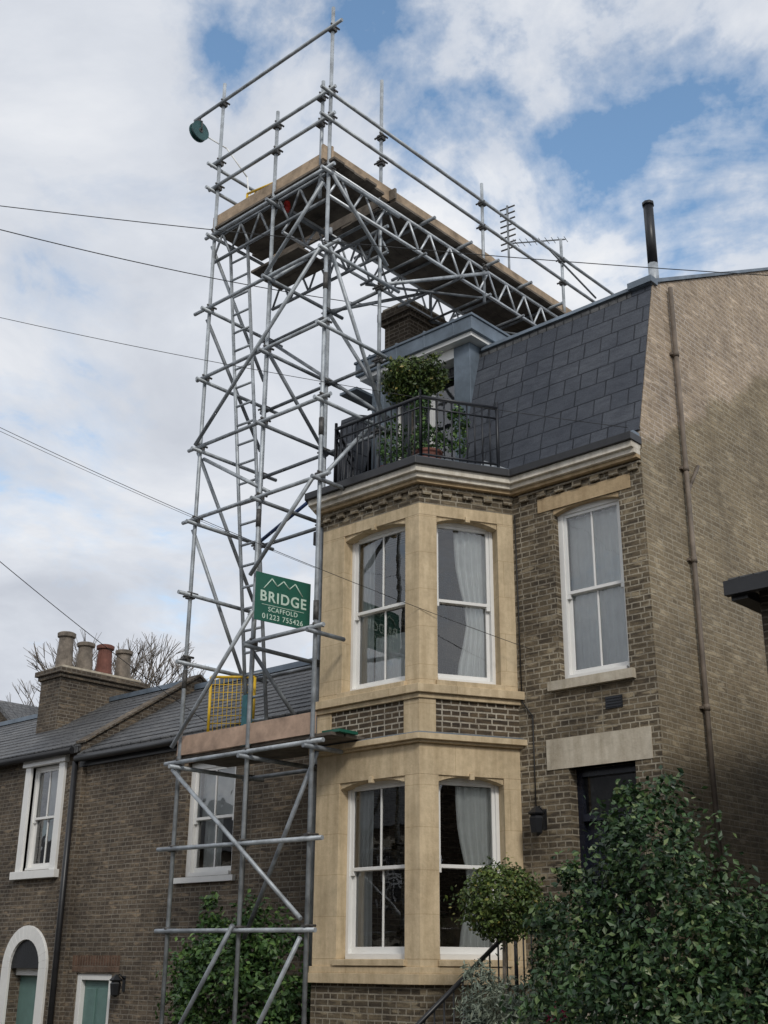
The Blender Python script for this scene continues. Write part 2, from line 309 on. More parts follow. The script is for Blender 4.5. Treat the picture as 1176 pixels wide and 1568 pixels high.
st.build("bay_stonework",H,bevel=.006); br.build("bay_brickwork",H); ct.build("cornice",H,bevel=.004)
d=MB()
n=7
for i in range(n):
    s=-8.42+i*.265; d.lb(FM,s,s+.12,0,.045,7.14,7.21,'brick')
d.lb(FM,-8.45,XR,0,.03,7.21,7.24,'brick')
d.lb(FM,-8.17,-6.83,-.1,.012,6.94,7.12,'ochre')
for i in range(10):
    t0,t1=i/10,(i+1)/10; f=lambda t:.07*abs(2*t-1)**2.2; A,B=-7.95+.95*t0,-7.95+.95*t1
    q=[(A,-.2,6.94-f(t0)),(B,-.2,6.94-f(t1)),(B,-.01,6.94-f(t1)),(A,-.01,6.94-f(t0))]
    d.hexa([FM.p(*x) for x in q]+[FM.p(x[0],x[1],6.941) for x in q],'ochre')
d.lb(FM,-8.09,-6.93,-.14,.07,4.66,4.77,'lintel')
d.lb(FM,-8.18,-6.78,-.14,.012,3.75,4.10,'lintel')
d.lb(FM,-7.34,-7.12,-.02,.012,4.36,4.5,'black')
for i in range(4): d.lb(FM,-7.33,-7.13,.012,.02,4.375+i*.032,4.39+i*.032,'iron')
sash(wn,gb,FM,-7.95,-7.0,4.78,6.94,-.10,1,fw=.07)
d.lb(FM,-8.5,-6.75,0,.025,G,G+.3,'lintel')
d.build("facade_dressings",H,bevel=.004)
dr=MB()
a,b=-7.89,-7.01
dr.lb(FM,a,a+.07,-.3,-.16,1.15,3.75,'navy'); dr.lb(FM,b-.07,b,-.3,-.16,1.15,3.75,'navy'); dr.lb(FM,a+.07,b-.07,-.3,-.16,3.66,3.75,'navy')
dr.lb(FM,a+.07,b-.07,-.3,-.14,3.16,3.24,'navy')
dr.lb(FM,a+.07,b-.07,-.27,-.22,1.17,3.16,'navy')
for (p,q,z0,z1) in ((.14,.40,1.35,2.0),(.48,.74,1.35,2.0),(.14,.40,2.12,3.0),(.48,.74,2.12,3.0)):
    dr.lb(FM,a+p,a+q,-.22,-.205,z0,z1,'navy'); dr.lb(FM,a+p+.04,a+q-.04,-.205,-.195,z0+.04,z1-.04,'navy')
dr.lathe(a+.44,YF+.195,[(.0,2.3)]*1+[(.035,2.31),(.035,2.37),(.0,2.38)],'lintel',8)
gb.add([FM.p(a+.07,-.22,3.24),FM.p(b-.07,-.22,3.24),FM.p(b-.07,-.22,3.66),FM.p(a+.07,-.22,3.66)],[(0,1,2,3)],'glass')
dr.build("front_door",H)
curtain(cu,FC,.58,1.01,4.85,6.8,-.285,5,.025,.35); curtain(cu,FC,.56,1.01,1.73,3.6,-.285,5,.025,.3); curtain(cu,FB,-10.4,-10.16,1.73,3.6,-.29,3,.025); curtain(cu,FB,-10.4,-10.18,4.85,6.8,-.29,3,.025); curtain(cu,FB,-10.15,-9.45,4.85,5.5,-.29,7,.02)
curtain(cu,FM,-7.88,-7.07,4.85,6.85,-.24,7,.02)
cu.build("curtains",H,recalc=False)
r=MB()
for z in (1.2,4.3,7.45): r.box(XL+.3,XR-.3,YF+.3,YB-.3,z-.1,z,'room')
for z in (1.2,4.3): r.prism([(x+(.3 if x<-10 else -.3),y+(.3 if y<11 else 0)) for x,y in bay],z-.1,z,'room')
r.box(XL+.3,XR-.3,15.5,15.6,1.2,7.35,'room'); r.box(-8.5,-8.4,YF+.3,15.5,1.2,7.35,'room')
r.box(-10.9,-10.2,12.6,13.1,1.2,2.2,'board'); r.lathe(-9.6,12.2,[(.12,3.4),(.22,3.2),(.02,3.19)],'curtain',16)
r.build("rooms",H)
dm=MB(); y0=12.08
dm.box(-11.42,-11.18,y0,14.2,7.6,10.02,'lead'); dm.box(-9.80,-9.50,y0,14.2,7.6,10.02,'lead')
dm.box(-11.18,-9.80,y0+.0,y0+.3,9.86,10.02,'white')
dm.box(-11.18,-9.80,y0+.3,14.2,9.95,10.02,'white')
dm.box(-11.55,-9.36,y0-.14,14.25,10.02,10.09,'white'); dm.box(-11.60,-9.31,y0-.19,14.3,10.09,10.3,'lead'); dm.box(-11.62,-9.29,y0-.21,14.3,10.3,10.34,'lead')
for i in range(4):
    x=-11.3+i*.55; dm.tube((x,y0-.2,10.35),(x,14.2,10.35),.025,'lead'); dm.box(x-.012,x+.012,y0-.2,y0-.188,10.09,10.3,'lead')
for y in (12.6,13.2): dm.tube((-9.505,y,7.7),(-9.505,y,10.0),.018,'lead')
for x in (-11.18,-10.52,-10.46,-9.86): dm.box(x,x+.06,y0+.3,y0+.36,7.62,9.86,'white')
for z in (7.62,8.3,9.78): dm.box(-11.12,-9.86,y0+.305,y0+.355,z,z+.08,'white')
gb.add([(-11.12,y0+.33,7.7),(-9.86,y0+.33,7.7),(-9.86,y0+.33,9.8),(-11.12,y0+.33,9.8)],[(0,1,2,3)],'glass')
dm.box(-11.15,-9.82,14.1,14.2,7.6,9.95,'room')
dm.hexa([(-9.2,11.62,7.63),(-8.55,11.60,7.63),(-8.55,11.72,7.63),(-9.2,11.72,7.63),(-9.0,11.70,7.9),(-8.6,11.70,7.66),(-8.6,11.73,7.66),(-9.0,11.73,7.9)],'alu')
dm.build("dormer",H,bevel=.006)
wn.build("window_frames",H,bevel=.003); gb.build("window_glass",H,recalc=False)
rl=MB(); P=off(-.12); pts=[(-11.35,11.62),(P[1][0],P[1][1]),(P[2][0],P[2][1]),(-8.72,11.64)]
for (x0,yy0),(x1,yy1) in zip(pts[:-1],pts[1:]):
    for z,rr in ((8.55,.026),(8.40,.014),(7.74,.016)): rl.tube((x0,yy0,z),(x1,yy1,z),rr,'iron')
    Ls=math.hypot(x1-x0,yy1-yy0); n=max(2,int(Ls/.10))
    for i in range(n+1):
        t=i/n; rl.tube((x0+(x1-x0)*t,yy0+(yy1-yy0)*t,7.62),(x0+(x1-x0)*t,yy0+(yy1-yy0)*t,8.55 if i not in(0,n) else 8.64),.011 if i not in (0,n) else .022,'iron',6)
rl.build("balcony_railing",H)
pp=MB()
pp.tube((XR+.06,12.70,G),(XR+.06,12.70,10.02),.032,'pipe'); 
for z in (.8,2.6,4.4,6.2,7.4,9.0): pp.tube((XR+.06,12.70,z),(XR+.06,12.70,z+.07),.042,'pipe'); pp.box(XR,XR+.04,12.63,12.77,z+.02,z+.05,'pipe')
pp.path([(XR+.02,13.1,7.6),(XR+.05,12.8,7.25),(XR+.06,12.7,7.1)],.025,'pipe')
pp.tube((XR-.12,12.62,9.9),(XR-.12,12.62,10.42),.07,'galv'); pp.tube((XR-.12,12.62,10.42),(XR-.12,12.62,11.36),.07,'black'); pp.tube((XR-.12,12.62,11.34),(XR-.12,12.62,11.39),.082,'black')
pp.tube((-8.46,YF-.08,G),(-8.46,YF-.08,1.2),.04,'gutter')
pp.path([(XL-.1,YF-.2,7.0),(XL-.1,YF-.2,6.5)],.05,'gutter'); pp.box(XL-.3,XL,YF-.15,YF+.25,6.75,6.95,'gutter'); pp.box(XL-.2,XL,YF-.3,YF+.2,7.3,7.5,'gutter')
pp.path([(-8.52,YF-.02,7.0),(-8.5,YF-.02,4.6),(-8.35,YF-.02,4.4),(-8.35,YF-.02,3.3)],.008,'wire')
pp.build("pipes_and_flue",H)
ch=MB(); ch.box(-12.15,-11.6,13.15,13.95,9.4,11.7,'brick_right'); ch.box(-12.2,-11.55,13.1,14.0,11.7,11.78,'brick_right'); ch.box(-12.24,-11.5,13.05,14.05,11.78,11.93,'brick_right'); ch.box(-12.18,-11.56,13.12,13.98,11.93,12.02,'lintel')
ch.box(-12.19,-11.56,13.11,13.99,10.6,10.68,'brick_right'); ch.box(-12.0,-11.5,15.7,16.5,11.3,12.3,'brick_right')
ch.build("chimney_stack",H)
an=MB(); ax,ay=-11.6,16.0
an.tube((ax,ay,12.3),(ax,ay,15.35),.022,'galv_old')
for i in range(8): an.tube((ax-.16,ay-.02,15.3-i*.13),(ax+.16,ay+.02,15.3-i*.13),.016,'coupler',6)
dirv=Vector((.85,.35,-.12)).normalized()
an.tube((ax,ay,14.5),Vector((ax,ay,14.5))+dirv*1.1,.014,'galv_old')
for i in range(9):
    c=Vector((ax,ay,14.5))+dirv*(.15+i*.12); q=Vector((-.3,.9,.15))*(.2-.008*i); an.tube(c-q,c+q,.006,'galv_old',5)
an.build("television_aerial")
def lantern(name,x,y,z,s=1):
    l=MB(); l.box(x-.03*s,x+.03*s,y-.01,y,z-.1*s,z+.1*s,'black'); l.path([(x,y,z+.05*s),(x,y-.08*s,z+.12*s),(x,y-.14*s,z+.1*s)],.01*s,'black')
    l.lathe(x,y-.14*s,[(.01*s,z+.12*s),(.09*s,z+.05*s),(.085*s,z+.04*s),(.055*s,z+.03*s),(.075*s,z-.0*s),(.06*s,z-.14*s),(.02*s,z-.17*s)],'black',6)
    return l.build(name)
lantern("wall_lantern",-8.25,YF,3.2,1.15); 
sp=MB(); x0,x1=-8.0,-6.85
for i in range(8):
    z=G+(i+1)*.194; y=9.15+i*.27; sp.box(x0,x1,y,YF,z-.194,z-.05,'lintel'); sp.box(x0-.01,x1+.01,y-.025,YF-.001,z-.05,z,'lintel')
sp.build("door_steps",H)
hr=MB(); hx=-8.0
hr.tube((hx,8.95,.95),(hx,10.75,2.02),.024,'black'); hr.tube((hx,10.75,2.02),(hx,11.6,2.05),.024,'black')
hr.tube((hx,9.0,.35),(hx,10.75,1.3),.012,'black'); hr.tube((hx,8.95,.95),(hx,8.86,.84),.024,'black')
for i in range(18):
    y=9.0+i*.145; zt=.95+(y-8.95)*.594 if y<10.75 else 2.03; hr.tube((hx,y,max(G,zt-1.0)),(hx,y,zt),.009,'black',6)
hr.tube((hx,8.97,G),(hx,8.97,.97),.02,'black'); hr.tube((hx,10.75,1.0),(hx,10.75,2.12),.02,'black')
hr.build("step_handrail",H)
# ================================================================ LEFT TERRACE
LH=empty("terraced_house"); FL=Fr(0,YF,0)
w=MB(); wn=MB(); gb=MB(); xs=-17.72
wall(w,FL,xs,XL-.01,G-.1,4.88,.3,[(-14.85,-13.72,2.82,4.5),(-17.33,-16.38,G,1.47)],'brick_left')
w.box(xs,xs+.3,YF+.3,16.5,G,4.9,'brick_left'); w.box(xs+.3,XL-.01,16.2,16.5,G,4.9,'brick_left')
w.lb(FL,-17.45,-16.2,-.05,.006,1.49,1.73,'soldier'); w.lb(FL,-15.0,-13.55,-.05,.006,4.5,4.74,'soldier')
w.lb(FL,-14.95,-13.62,-.1,.06,2.73,2.81,'white')
w.build("walls",LH)
sash(wn,gb,FL,-14.85,-13.72,2.82,4.5,-.08,1,fw=.1)
fr=MB(); fr.lb(FL,-17.33,-17.22,-.2,-.03,G,1.47,'white'); fr.lb(FL,-16.49,-16.38,-.2,-.03,G,1.47,'white'); fr.lb(FL,-17.22,-16.49,-.2,-.03,1.37,1.47,'white')
fr.lb(FL,-17.22,-16.49,-.16,-.11,G,1.37,'green_door')
for (p,q,z0,z1) in ((.08,.33,.55,1.25),(.40,.65,.55,1.25),(.08,.33,-.3,.4),(.40,.65,-.3,.4)): fr.lb(FL,-17.22+p,-17.22+q,-.11,-.085,z0,z1,'green_door')
fr.build("green_front_door",LH,bevel=.006)
def slope_slates(mb,x0,x1,ze,zr,ym,k='slate'):
    # overlapping courses so the slates cast real edges
    y0_=YF-.13; nrow=13
    for i in range(nrow):
        t0,t1=i/nrow,(i+1.0)/nrow; ya,yb=y0_+(ym-y0_)*t0,y0_+(ym-y0_)*t1; za,zb=ze+(zr-ze)*t0,ze+(zr-ze)*t1
        mb.hexa([(x0,ya,za-.0),(x1,ya,za-.0),(x1,yb,zb-.0),(x0,yb,zb-.0),(x0,ya,za+.022),(x1,ya,za+.022),(x1,yb,zb+.006),(x0,yb,zb+.006)],k)
def gablewedge(mb,x0,x1,ze,zr,ym,ye,k,th=.12):
    mb.xprism([(YF-.12,ze),(ym,zr),(ye,ze),(ye,ze-th),(ym,zr-th),(YF-.12,ze-th)],x0,x1,k)
r=MB(); gablewedge(r,xs,XL-.01,4.93,6.42,14.0,16.6,'slate'); slope_slates(r,xs+.13,XL-.02,4.935,6.425,14.0); r.box(xs,XL,13.9,14.1,6.40,6.5,'terra_ridge' if 'terra_ridge' in M else 'lead')
r.tube((xs+.05,YF-.16,4.84),(XL-.4,YF-.16,4.84),.06,'gutter'); r.lb(FL,xs,XL-.3,0,.05,4.72,4.9,'gutter')
r.build("slate_roof",LH)
wn.build("window_frames",LH); gb.build("window_glass",LH,recalc=False)
rm=MB(); rm.box(-15.6,-13.0,12.6,12.7,2,4.8,'room'); rm.box(-15.6,-13,12.02,12.6,2.3,2.4,'room'); rm.build("rooms",LH); 
cc=MB(); curtain(cc,FL,-14.7,-14.3,2.9,4.4,-.3,4); cc.box(-14.75,-13.8,YF+.25,YF+.26,3.7,4.4,'curtain'); cc.build("curtains",LH,recalc=False)
lantern("wall_lantern",-16.05,YF,1.33,1.1)
L2=empty("terraced_house"); w=MB(); wn=MB(); gb=MB()
acx,acr=-18.8,.45
wall(w,FL,-26.5,xs-.0,G-.1,5.03,.3,[(-19.22,-18.34,3.1,4.86),(acx-acr,acx+acr,G,1.55),(-24.2,-23.3,3.1,4.86)],'brick_left')
w.box(xs-.3,xs,YF+.3,16.5,G,5.0,'brick_left'); w.box(-26.5,-26.2,YF+.3,16.5,G,5.0,'brick_left'); w.box(-26.2,xs-.3,16.2,16.5,G,5,'brick_left')
w.lb(FL,xs-.22,xs+.16,.0,.09,G,4.7,'brick_left')
w.xprism([(YF-.05,4.9),(YF-.05,5.12),(14.0,6.66),(16.5,5.1),(16.5,4.8)],xs-.1,xs+.12,'brick_left')
w.build("walls",L2)
pr=MB()
pr.xprism([(YF-.08,5.12),(YF-.08,5.16),(14.0,6.71),(16.5,5.15),(16.5,5.1),(14.0,6.66)],xs-.14,xs+.16,'brick_left')
for (x0,x1) in ((-19.22,-18.34),(-24.2,-23.3)):
    pr.lb(FL,x0-.17,x0,-.1,.05,3.06,4.9,'white'); pr.lb(FL,x1,x1+.17,-.1,.05,3.06,4.9,'white'); pr.lb(FL,x0-.22,x1+.22,-.1,.09,4.86,5.04,'white'); pr.lb(FL,x0-.24,x1+.24,-.1,.10,2.95,3.08,'white')
    sash(wn,gb,FL,x0,x1,3.08,4.86,-.05,1)
def arch(mb,F,cx,zs,r0,r1,d0,d1,k,n=16):
    for i in range(n):
        t0,t1=math.pi*i/n,math.pi*(i+1)/n
        q=[(r0,t0),(r1,t0),(r1,t1),(r0,t1)]
        P=[(cx+r*math.cos(t),zs+r*math.sin(t)) for r,t in q]
        mb.hexa([F.p(x,d0,z) for x,z in P]+[F.p(x,d1,z) for x,z in P],k)
arch(pr,FL,acx,1.53,acr,.67,.0,.05,'white'); pr.lb(FL,acx-.67,acx-acr,0,.05,G,1.53,'white'); pr.lb(FL,acx+acr,acx+.67,0,.05,G,1.53,'white')
arch(pr,FL,acx,1.53,0.0,acr+.01,-.05,.004,'black')
pr.lb(FL,acx-acr,acx+acr,-.25,-.2,G,1.55,'green_door'); pr.lb(FL,acx-acr,acx+acr,-.2,-.1,1.42,1.53,'white'); pr.build("white_dressings",L2,bevel=.005)
r=MB(); gablewedge(r,-26.7,xs,5.08,6.56,14.0,16.6,'slate'); slope_slates(r,-26.7,xs-.11,5.085,6.565,14.0); r.box(-26.7,xs,13.9,14.1,6.54,6.63,'lead')
r.tube((-26.5,YF-.16,5.0),(xs-.1,YF-.16,5.0),.06,'gutter')
r.tube((xs+.02,YF-.15,G),(xs+.02,YF-.15,4.8),.05,'gutter'); r.build("slate_roof",L2)
rm=MB(); rm.box(-20.2,-17.9,12.6,12.7,2,4.9,'room'); rm.box(-19.1,-18.45,12.0,12.01,4.0,4.8,'curtain'); rm.build("rooms",L2)
wn.build("window_frames",L2); gb.build("window_glass",L2,recalc=False)
c=MB(); c.box(-21.0,-20.3,12.75,14.7,5.2,6.85,'brick_left'); c.box(-21.05,-20.25,12.7,14.75,6.85,6.93,'brick_left'); c.box(-21.1,-20.2,12.65,14.8,6.93,7.03,'brick_left'); c.box(-20.98,-20.32,12.8,14.65,7.03,7.1,'lintel')
for i,(k,hh) in enumerate((('pot_buff',.74),('pot_buff',.62),('terra',.66),('pot_buff',.64))):
    y=13.0+i*.47; c.lathe(-20.65,y,[(.18,7.05),(.16,7.1+hh*.3),(.145,7.1+hh*.75),(.14,7.1+hh*.85),(.18,7.1+hh*.87),(.185,7.1+hh*.97),(.15,7.1+hh)],k,18)
c.build("chimney_stack",L2)
D=empty("distant_house"); w=MB()
gx=-31; w.prism([(gx-3,18),(gx+1.6,18),(gx+1.6,24),(gx-3,24)],G,7.0,'brick_left')
w.add([(gx-3,18,7),(gx+1.6,18,7),(gx-.7,18,8.6),(gx-3,24,7),(gx+1.6,24,7),(gx-.7,24,8.6)],[(0,1,2),(5,4,3),(0,2,5,3),(1,4,5,2)],'brick_left')
for sg,xa in ((-1,gx-3.1),(1,gx+1.7)):
    w.hexa([(xa,17.8,6.95),(gx-.7,17.8,8.62),(gx-.7,24,8.62),(xa,24,6.95),(xa,17.8,7.07),(gx-.7,17.8,8.76),(gx-.7,24,8.76),(xa,24,7.07)],'slate')
w.build("walls_and_roof",D)
# ================================================================ RIGHT NEIGHBOUR
R=empty("neighbouring_house"); w=MB(); FR=Fr(0,10.5,0)
w.box(-4.82,3,10.5,19,G,5.0,'brick_right')
w.lb(FR,-3.7,-2.4,0,.03,4.1,4.35,'lintel'); w.build("walls",R)
r=MB(); r.xprism([(10.25,4.96),(10.25,5.08),(14.7,5.9),(19.3,5.08),(19.3,4.96),(14.7,5.78)],-5.0,3.2,'slate')
r.box(-5.02,3.2,10.18,10.26,4.9,5.04,'gutter'); r.box(-4.99,-4.82,10.26,19,4.86,4.95,'gutter')
r.build("slate_roof",R)
w2=MB(); w2.lb(FR,-3.6,-2.5,0,.03,1.2,3.0,'white'); w2.lb(FR,-3.5,-2.6,.03,.035,1.3,2.9,'black'); w2.build("window_frames",R)
# ================================================================ SCAFFOLD
S=empty("scaffolding"); t=MB(); cp=MB(); RT=.028
X1,X2,X3=-12.88,-11.52,-10.36; Y1,Y2=10.0,11.2
def tb(p,q,k='galv',r=RT): t.tube(p,q,r,k,10)
def cpl(x,y,z):
    cp.box(x-.048,x+.048,y-.05,y+.05,z-.04,z+.04,'coupler'); cp.tube((x-.09,y-.05,z),(x+.09,y-.05,z),.016,'coupler',6); cp.tube((x+.05,y-.09,z+.03),(x+.05,y+.09,z+.03),.016,'coupler',6)
for x,y,zt,k in ((X1,Y1,15.2,'galv'),(X2,Y1,13.9,'galv'),(X3,Y1,15.2,'galv'),(X1,Y2,13.3,'galv'),(X2,Y2,12.4,'galv'),(-10.56,Y1+.03,13.95,'galv')):
    tb((x,y,G if x!=-10.56 else 11.9),(x,y,zt),k)
tb((-10.46,Y2,7.62),(-10.46,Y2,14.65))
for x,y in ((X1,Y1),(X2,Y1),(X3,Y1),(X1,Y2),(X2,Y2)): cp.box(x-.09,x+.09,y-.09,y+.09,G,G+.02,'coupler'); 
for x,y,z in ((X1,Y1,5.1),(X2,Y1,7.1),(X3,Y1,5.6),(X3,Y1,8.1),(X3,Y1,10.3)): cp.tube((x,y,z),(x,y,z+.25),.035,'coupler')
lev=[2.0,3.0,4.1,5.5,7.52,8.64,9.76,10.95,12.25]
for z in lev:
    e=random.uniform(-.08,.15)
    tb((X1-.18-e,Y1-.055,z),(X3+.2+e,Y1-.055,z+random.uniform(-.03,.03))) if z not in (5.5,) else tb((X2-.1,Y1-.055,z),(X3+.2,Y1-.055,z))
    for x in (X1,X2,X3): cpl(x,Y1,z)
for z in lev[2:]:
    tb((X1-.15,Y2+.055,z-.06),(X2+.3 if z<8 else -10.3,Y2+.055,z-.06),'galv_old')
    for x in (X1,X2): 
        tb((x+.055,Y1-.2,z-.07),(x+.055,Y2+.25,z-.07),'galv_old' if x==X2 else 'galv'); cpl(x,Y2,z-.06)
    if z>8: tb((X3+.055,Y1-.2,z-.07),(X3+.055,Y2+.25,z-.07)); cpl(-10.46,Y2,z-.06)
    else: tb((X3+.055,Y1-.2,z-.07),(X3+.055,Y1+.45,z-.07),'galv_old')
tb((X1+.05,Y1-.25,6.4),(X1+.05,Y2+.3,6.4)); cpl(X1,Y1,6.4); cpl(X1,Y2,6.4)
for p,q,k in (((X1,Y1-.1,4.0),(X3,Y1-.1,2.1),'galv'),((X3,Y1-.1,1.9),(X2,Y1-.1,.2),'galv'),((X2,Y1-.1,2.05),(X1,Y1-.1,.3),'galv_old'),
    ((X1-.05,Y1-.1,4.3),(X2+.1,Y1-.1,5.9),'galv'),((X2,Y1+.09,1.9),(X3,Y1+.09,4.0),'galv_old'),
    ((X1,Y1-.1,8.66),(X3,Y1-.1,10.95),'galv'),((X1,Y1+.08,8.5),(X2+.1,Y1+.08,7.6),'galv'),((X1,Y2+.1,10.9),(X3,Y2+.1,8.8),'galv_old'),
    ((X1-.05,Y1,12.1),(X1-.05,Y2,10.2),'galv'),((X1-.05,Y1,10.8),(X1-.05,Y2,9.0),'galv_old'),((X1-.05,Y1,8.6),(X1-.05,Y2,6.6),'galv'),((X1-.05,Y1,7.4),(X1-.05,Y2,5.2),'galv'),
    ((X3+.05,Y1,11.0),(X3+.02,Y2,8.7),'galv'),((X3+.05,Y2,11.2),(X3+.05,Y1,12.2),'galv'),((X2,Y1,5.4),(X2,Y2,4.3),'galv_old'),
    ((X2,Y1-.1,6.4),(X3,Y1-.1,7.5),'galv'),((X3+.05,Y1,7.5),(-10.46,Y2-.1,8.7),'galv'),
    ((X3,Y1-.1,12.0),(X2,Y1-.1,10.95),'galv'),((-10.46,Y2,9.2),(X2,Y2,10.9),'galv_old'),
    ((X3+.05,Y2,10.9),(X3+.05,13.6,12.2),'galv'),((X2+.05,Y2,10.9),(X2+.05,13.4,12.2),'galv_old'),
    ((X2+.06,Y1,10.9),(X2+.06,Y2,12.1),'galv'),((X2+.05,Y1,9.7),(X2+.05,Y2,8.5),'galv_old'),((X2,Y2,8.0),(X1,Y2,7.5),'coupler_blue')):
    tb(p,q,k)
def ladder(a,b,w,n):
    a=Vector(a);b=Vector(b);w=Vector(w); tb(a,b,'galv',.026); tb(a+w,b+w,'galv',.026)
    for i in range(1,n): p=a+(b-a)*(i/n); tb(p,p+w,'galv',.019)
ladder((-12.25,10.62,4.35),(-12.85,10.3,12.2),(.38,.02,0),25)
for z,xa,xb in ((14.78,-13.55,X3+.25),(13.62,X1-.15,X3+.15),(13.15,X1-.15,X3+.15)):
    tb((xa,Y1-.055,z),(xb,Y1-.055,z)); cpl(X1,Y1,z); cpl(X3,Y1,z)
    if z<14: cpl(X2,Y1,z); cpl(-10.56,Y1,z)
for z in (13.55,13.1): tb((X1-.05,Y1-.2,z),(X1-.05,Y2+.25,z)); 
for z in (13.55,13.08):
    tb((X3+.055,Y1-.25,z),(X3+.055,17.6,z))
for y,zt,zb in ((13.58,13.95,11.65),(15.9,14.0,11.9)):
    tb((X3,y,zb),(X3,y,zt)); 
    for z in (13.55,13.08,12.3): cpl(X3,y,z)
for z in (13.55,13.08): cpl(-10.46,Y2,z)
tb((X3+.05,15.2,13.6),(X3+.05,16.9,13.2),'galv_old',.018); tb((X2,13.6,11.8),(X2,13.6,13.6),'galv_old'); tb((X2,11.2,13.2),(X2,16.5,13.2),'galv_old')
def lattice(p,q,h,n,k='alu'):
    p=Vector(p);q=Vector(q);u=Vector((0,0,h)); t.tube(p,q,.026,k,8); t.tube(p+u,q+u,.026,k,8)
    for i in range(n):
        a=p+(q-p)*(i/n); m_=p+(q-p)*((i+.5)/n)+u; b=p+(q-p)*((i+1)/n); t.tube(a,m_,.019,k,6); t.tube(m_,b,.019,k,6)
lattice((X3,Y1,11.83),(X3,16.9,11.83),.45,14); lattice((X2,Y1+.2,11.83),(X2,16.9,11.83),.45,14); lattice((X1-.1,Y1+.06,11.83),(X3,Y1+.06,11.83),.45,6,'galv_old'); lattice((X1,Y2+.06,11.5),(X3,Y2+.06,11.5),.45,6,'galv_old')
for y in (12.0,12.9,13.6,14.5,15.4,16.3): tb((X2-.25,y,12.34),(X3+.3,y,12.34),'galv_old'); tb((X2-.1,y,11.78),(X3+.12,y,11.78),'galv_old',.022)
for y0_,y1_ in ((12.0,13.6),(13.6,15.4)): tb((X2,y0_,11.75),(X3,y1_,11.75),'galv_old',.022)
t.build("tubes",S); 
bd=MB()
def boards(x0,x1,y0,y1,z,alongx,k='board_under',w=.225,th=.038):
    if alongx:
        n=int((y1-y0)/w)
        for i in range(n): e=random.uniform(-.03,.03); bd.box(x0+e,x1+e,y0+i*w,y0+(i+1)*w-.01,z,z+th,k)
    else:
        n=int((x1-x0)/w)
        for i in range(n): e=random.uniform(-.03,.03); bd.box(x0+i*w,x0+(i+1)*w-.01,y0+e,y1+e,z,z+th,k)
boards(X1-.1,X3+.1,Y1-.02,Y2+.1,12.38,True); boards(X2-.1,X3+.15,Y2+.12,17.0,12.38,False)
bd.box(X1-.1,X3-.12,Y1+.03,Y1+.07,12.42,12.66,'board'); bd.box(X3-.12,X3+.02,Y1+.032,Y1+.068,12.42,12.68,'board'); bd.box(X3-.06,X3-.02,Y1-.1,13.9,12.42,12.66,'board'); bd.box(X3-.065,X3-.025,13.9,17.1,12.42,12.655,'board')
bd.box(X1-.02,X1+.02,Y1+.07,Y2+.1,12.42,12.64,'board')
bd.box(X1-.05,X3+.1,Y2+.1,Y2+.14,12.42,12.6,'board_under'); bd.box(X2-.12,X2-.08,Y2+.15,17,12.42,12.62,'board_under')
boards(X1-.1,X3+.3,Y1+.04,Y2-.05,4.16,True)
bd.box(X1-.06,X2-.1,Y1+.0,Y1+.035,4.2,4.45,'board_red'); bd.box(X2-.098,X3+.02,Y1+.002,Y1+.037,4.2,4.46,'board_red')
bd.box(X1-.02,X1+.02,Y1+.04,Y2-.05,4.2,4.42,'board_red')
boards(X1+.5,X2+.2,Y1+.35,Y2,11.55,True)
bd.box(X3+.06,X3+.35,Y1+.1,Y1+.42,4.2,4.235,'sign')
bd.build("boards",S)
cp.build("couplers",S)
def gate(ax,ay,bx,by,z0,z1,nm):
    g=MB(); A=Vector((ax,ay,0));B=Vector((bx,by,0)); U=Vector((0,0,1))
    for z in (z0,z1): g.tube(A+U*z,B+U*z,.02,'yellow')
    for p in (A,B): g.tube(p+U*z0,p+U*z1,.02,'yellow')
    for i in range(1,10): p=A+(B-A)*i/10; g.tube(p+U*z0,p+U*z1,.005,'yellow',5)
    for i in range(1,8): z=z0+(z1-z0)*i/8; g.tube(A+U*z,B+U*z,.005,'yellow',5)
    g.build(nm,S)
gate(-12.75,10.5,-12.0,10.62,12.75,13.25,"ladder_gate"); gate(-12.75,10.35,-12.3,10.75,4.45,5.3,"ladder_gate")
o=MB(); o.box(-12.25,-12.15,10.5,10.6,4.3,5.0,'teal'); o.lathe(X2+.08,Y1+.2,[(.03,12.15),(.05,12.2),(.05,12.3),(.03,12.33)],'red',10); o.build("scaffold_tags",S)
g=MB(); gx,gy,gz=-13.42,9.95,14.5
g.tube((gx,gy,14.78),(gx,gy,14.68),.02,'coupler'); 
g.tube((gx-.03,gy,gz),(gx+.03,gy,gz),.15,'wheel',24); g.tube((gx-.05,gy,gz),(gx-.03,gy,gz),.17,'wheel',24); g.tube((gx+.03,gy,gz),(gx+.05,gy,gz),.17,'wheel',24); g.tube((gx-.06,gy,gz),(gx+.06,gy,gz),.04,'coupler',12)
g.path([(gx-.07,gy,gz),(gx-.07,gy,gz+.17),(gx,gy,gz+.22),(gx+.07,gy,gz+.17),(gx+.07,gy,gz)],.012,'coupler')
g.path([(gx,gy+.16,gz),(-13.1,10.3,14.2),(-12.9,10.6,13.7),(-12.8,10.7,12.5)],.012,'curtain')
g.build("gin_wheel",S)
SG=empty("scaffold_company_sign"); a=Vector((-10.9,9.47,0)); b=Vector((-10.79,10.31,0)); dx=(b-a).normalized(); nrm=Vector((dx.y,-dx.x,0))
z0,z1=5.60,6.22; q=MB(); W=(b-a).length
Fs=Fr(a.x,a.y,math.degrees(math.atan2(dx.y,dx.x)))
q.lb(Fs,0,W,-.012,0,z0,z1,'sign'); q.lb(Fs,.02,W-.02,-.04,-.012,z0+.05,z0+.09,'coupler'); q.lb(Fs,.02,W-.02,-.04,-.012,z1-.09,z1-.05,'coupler')
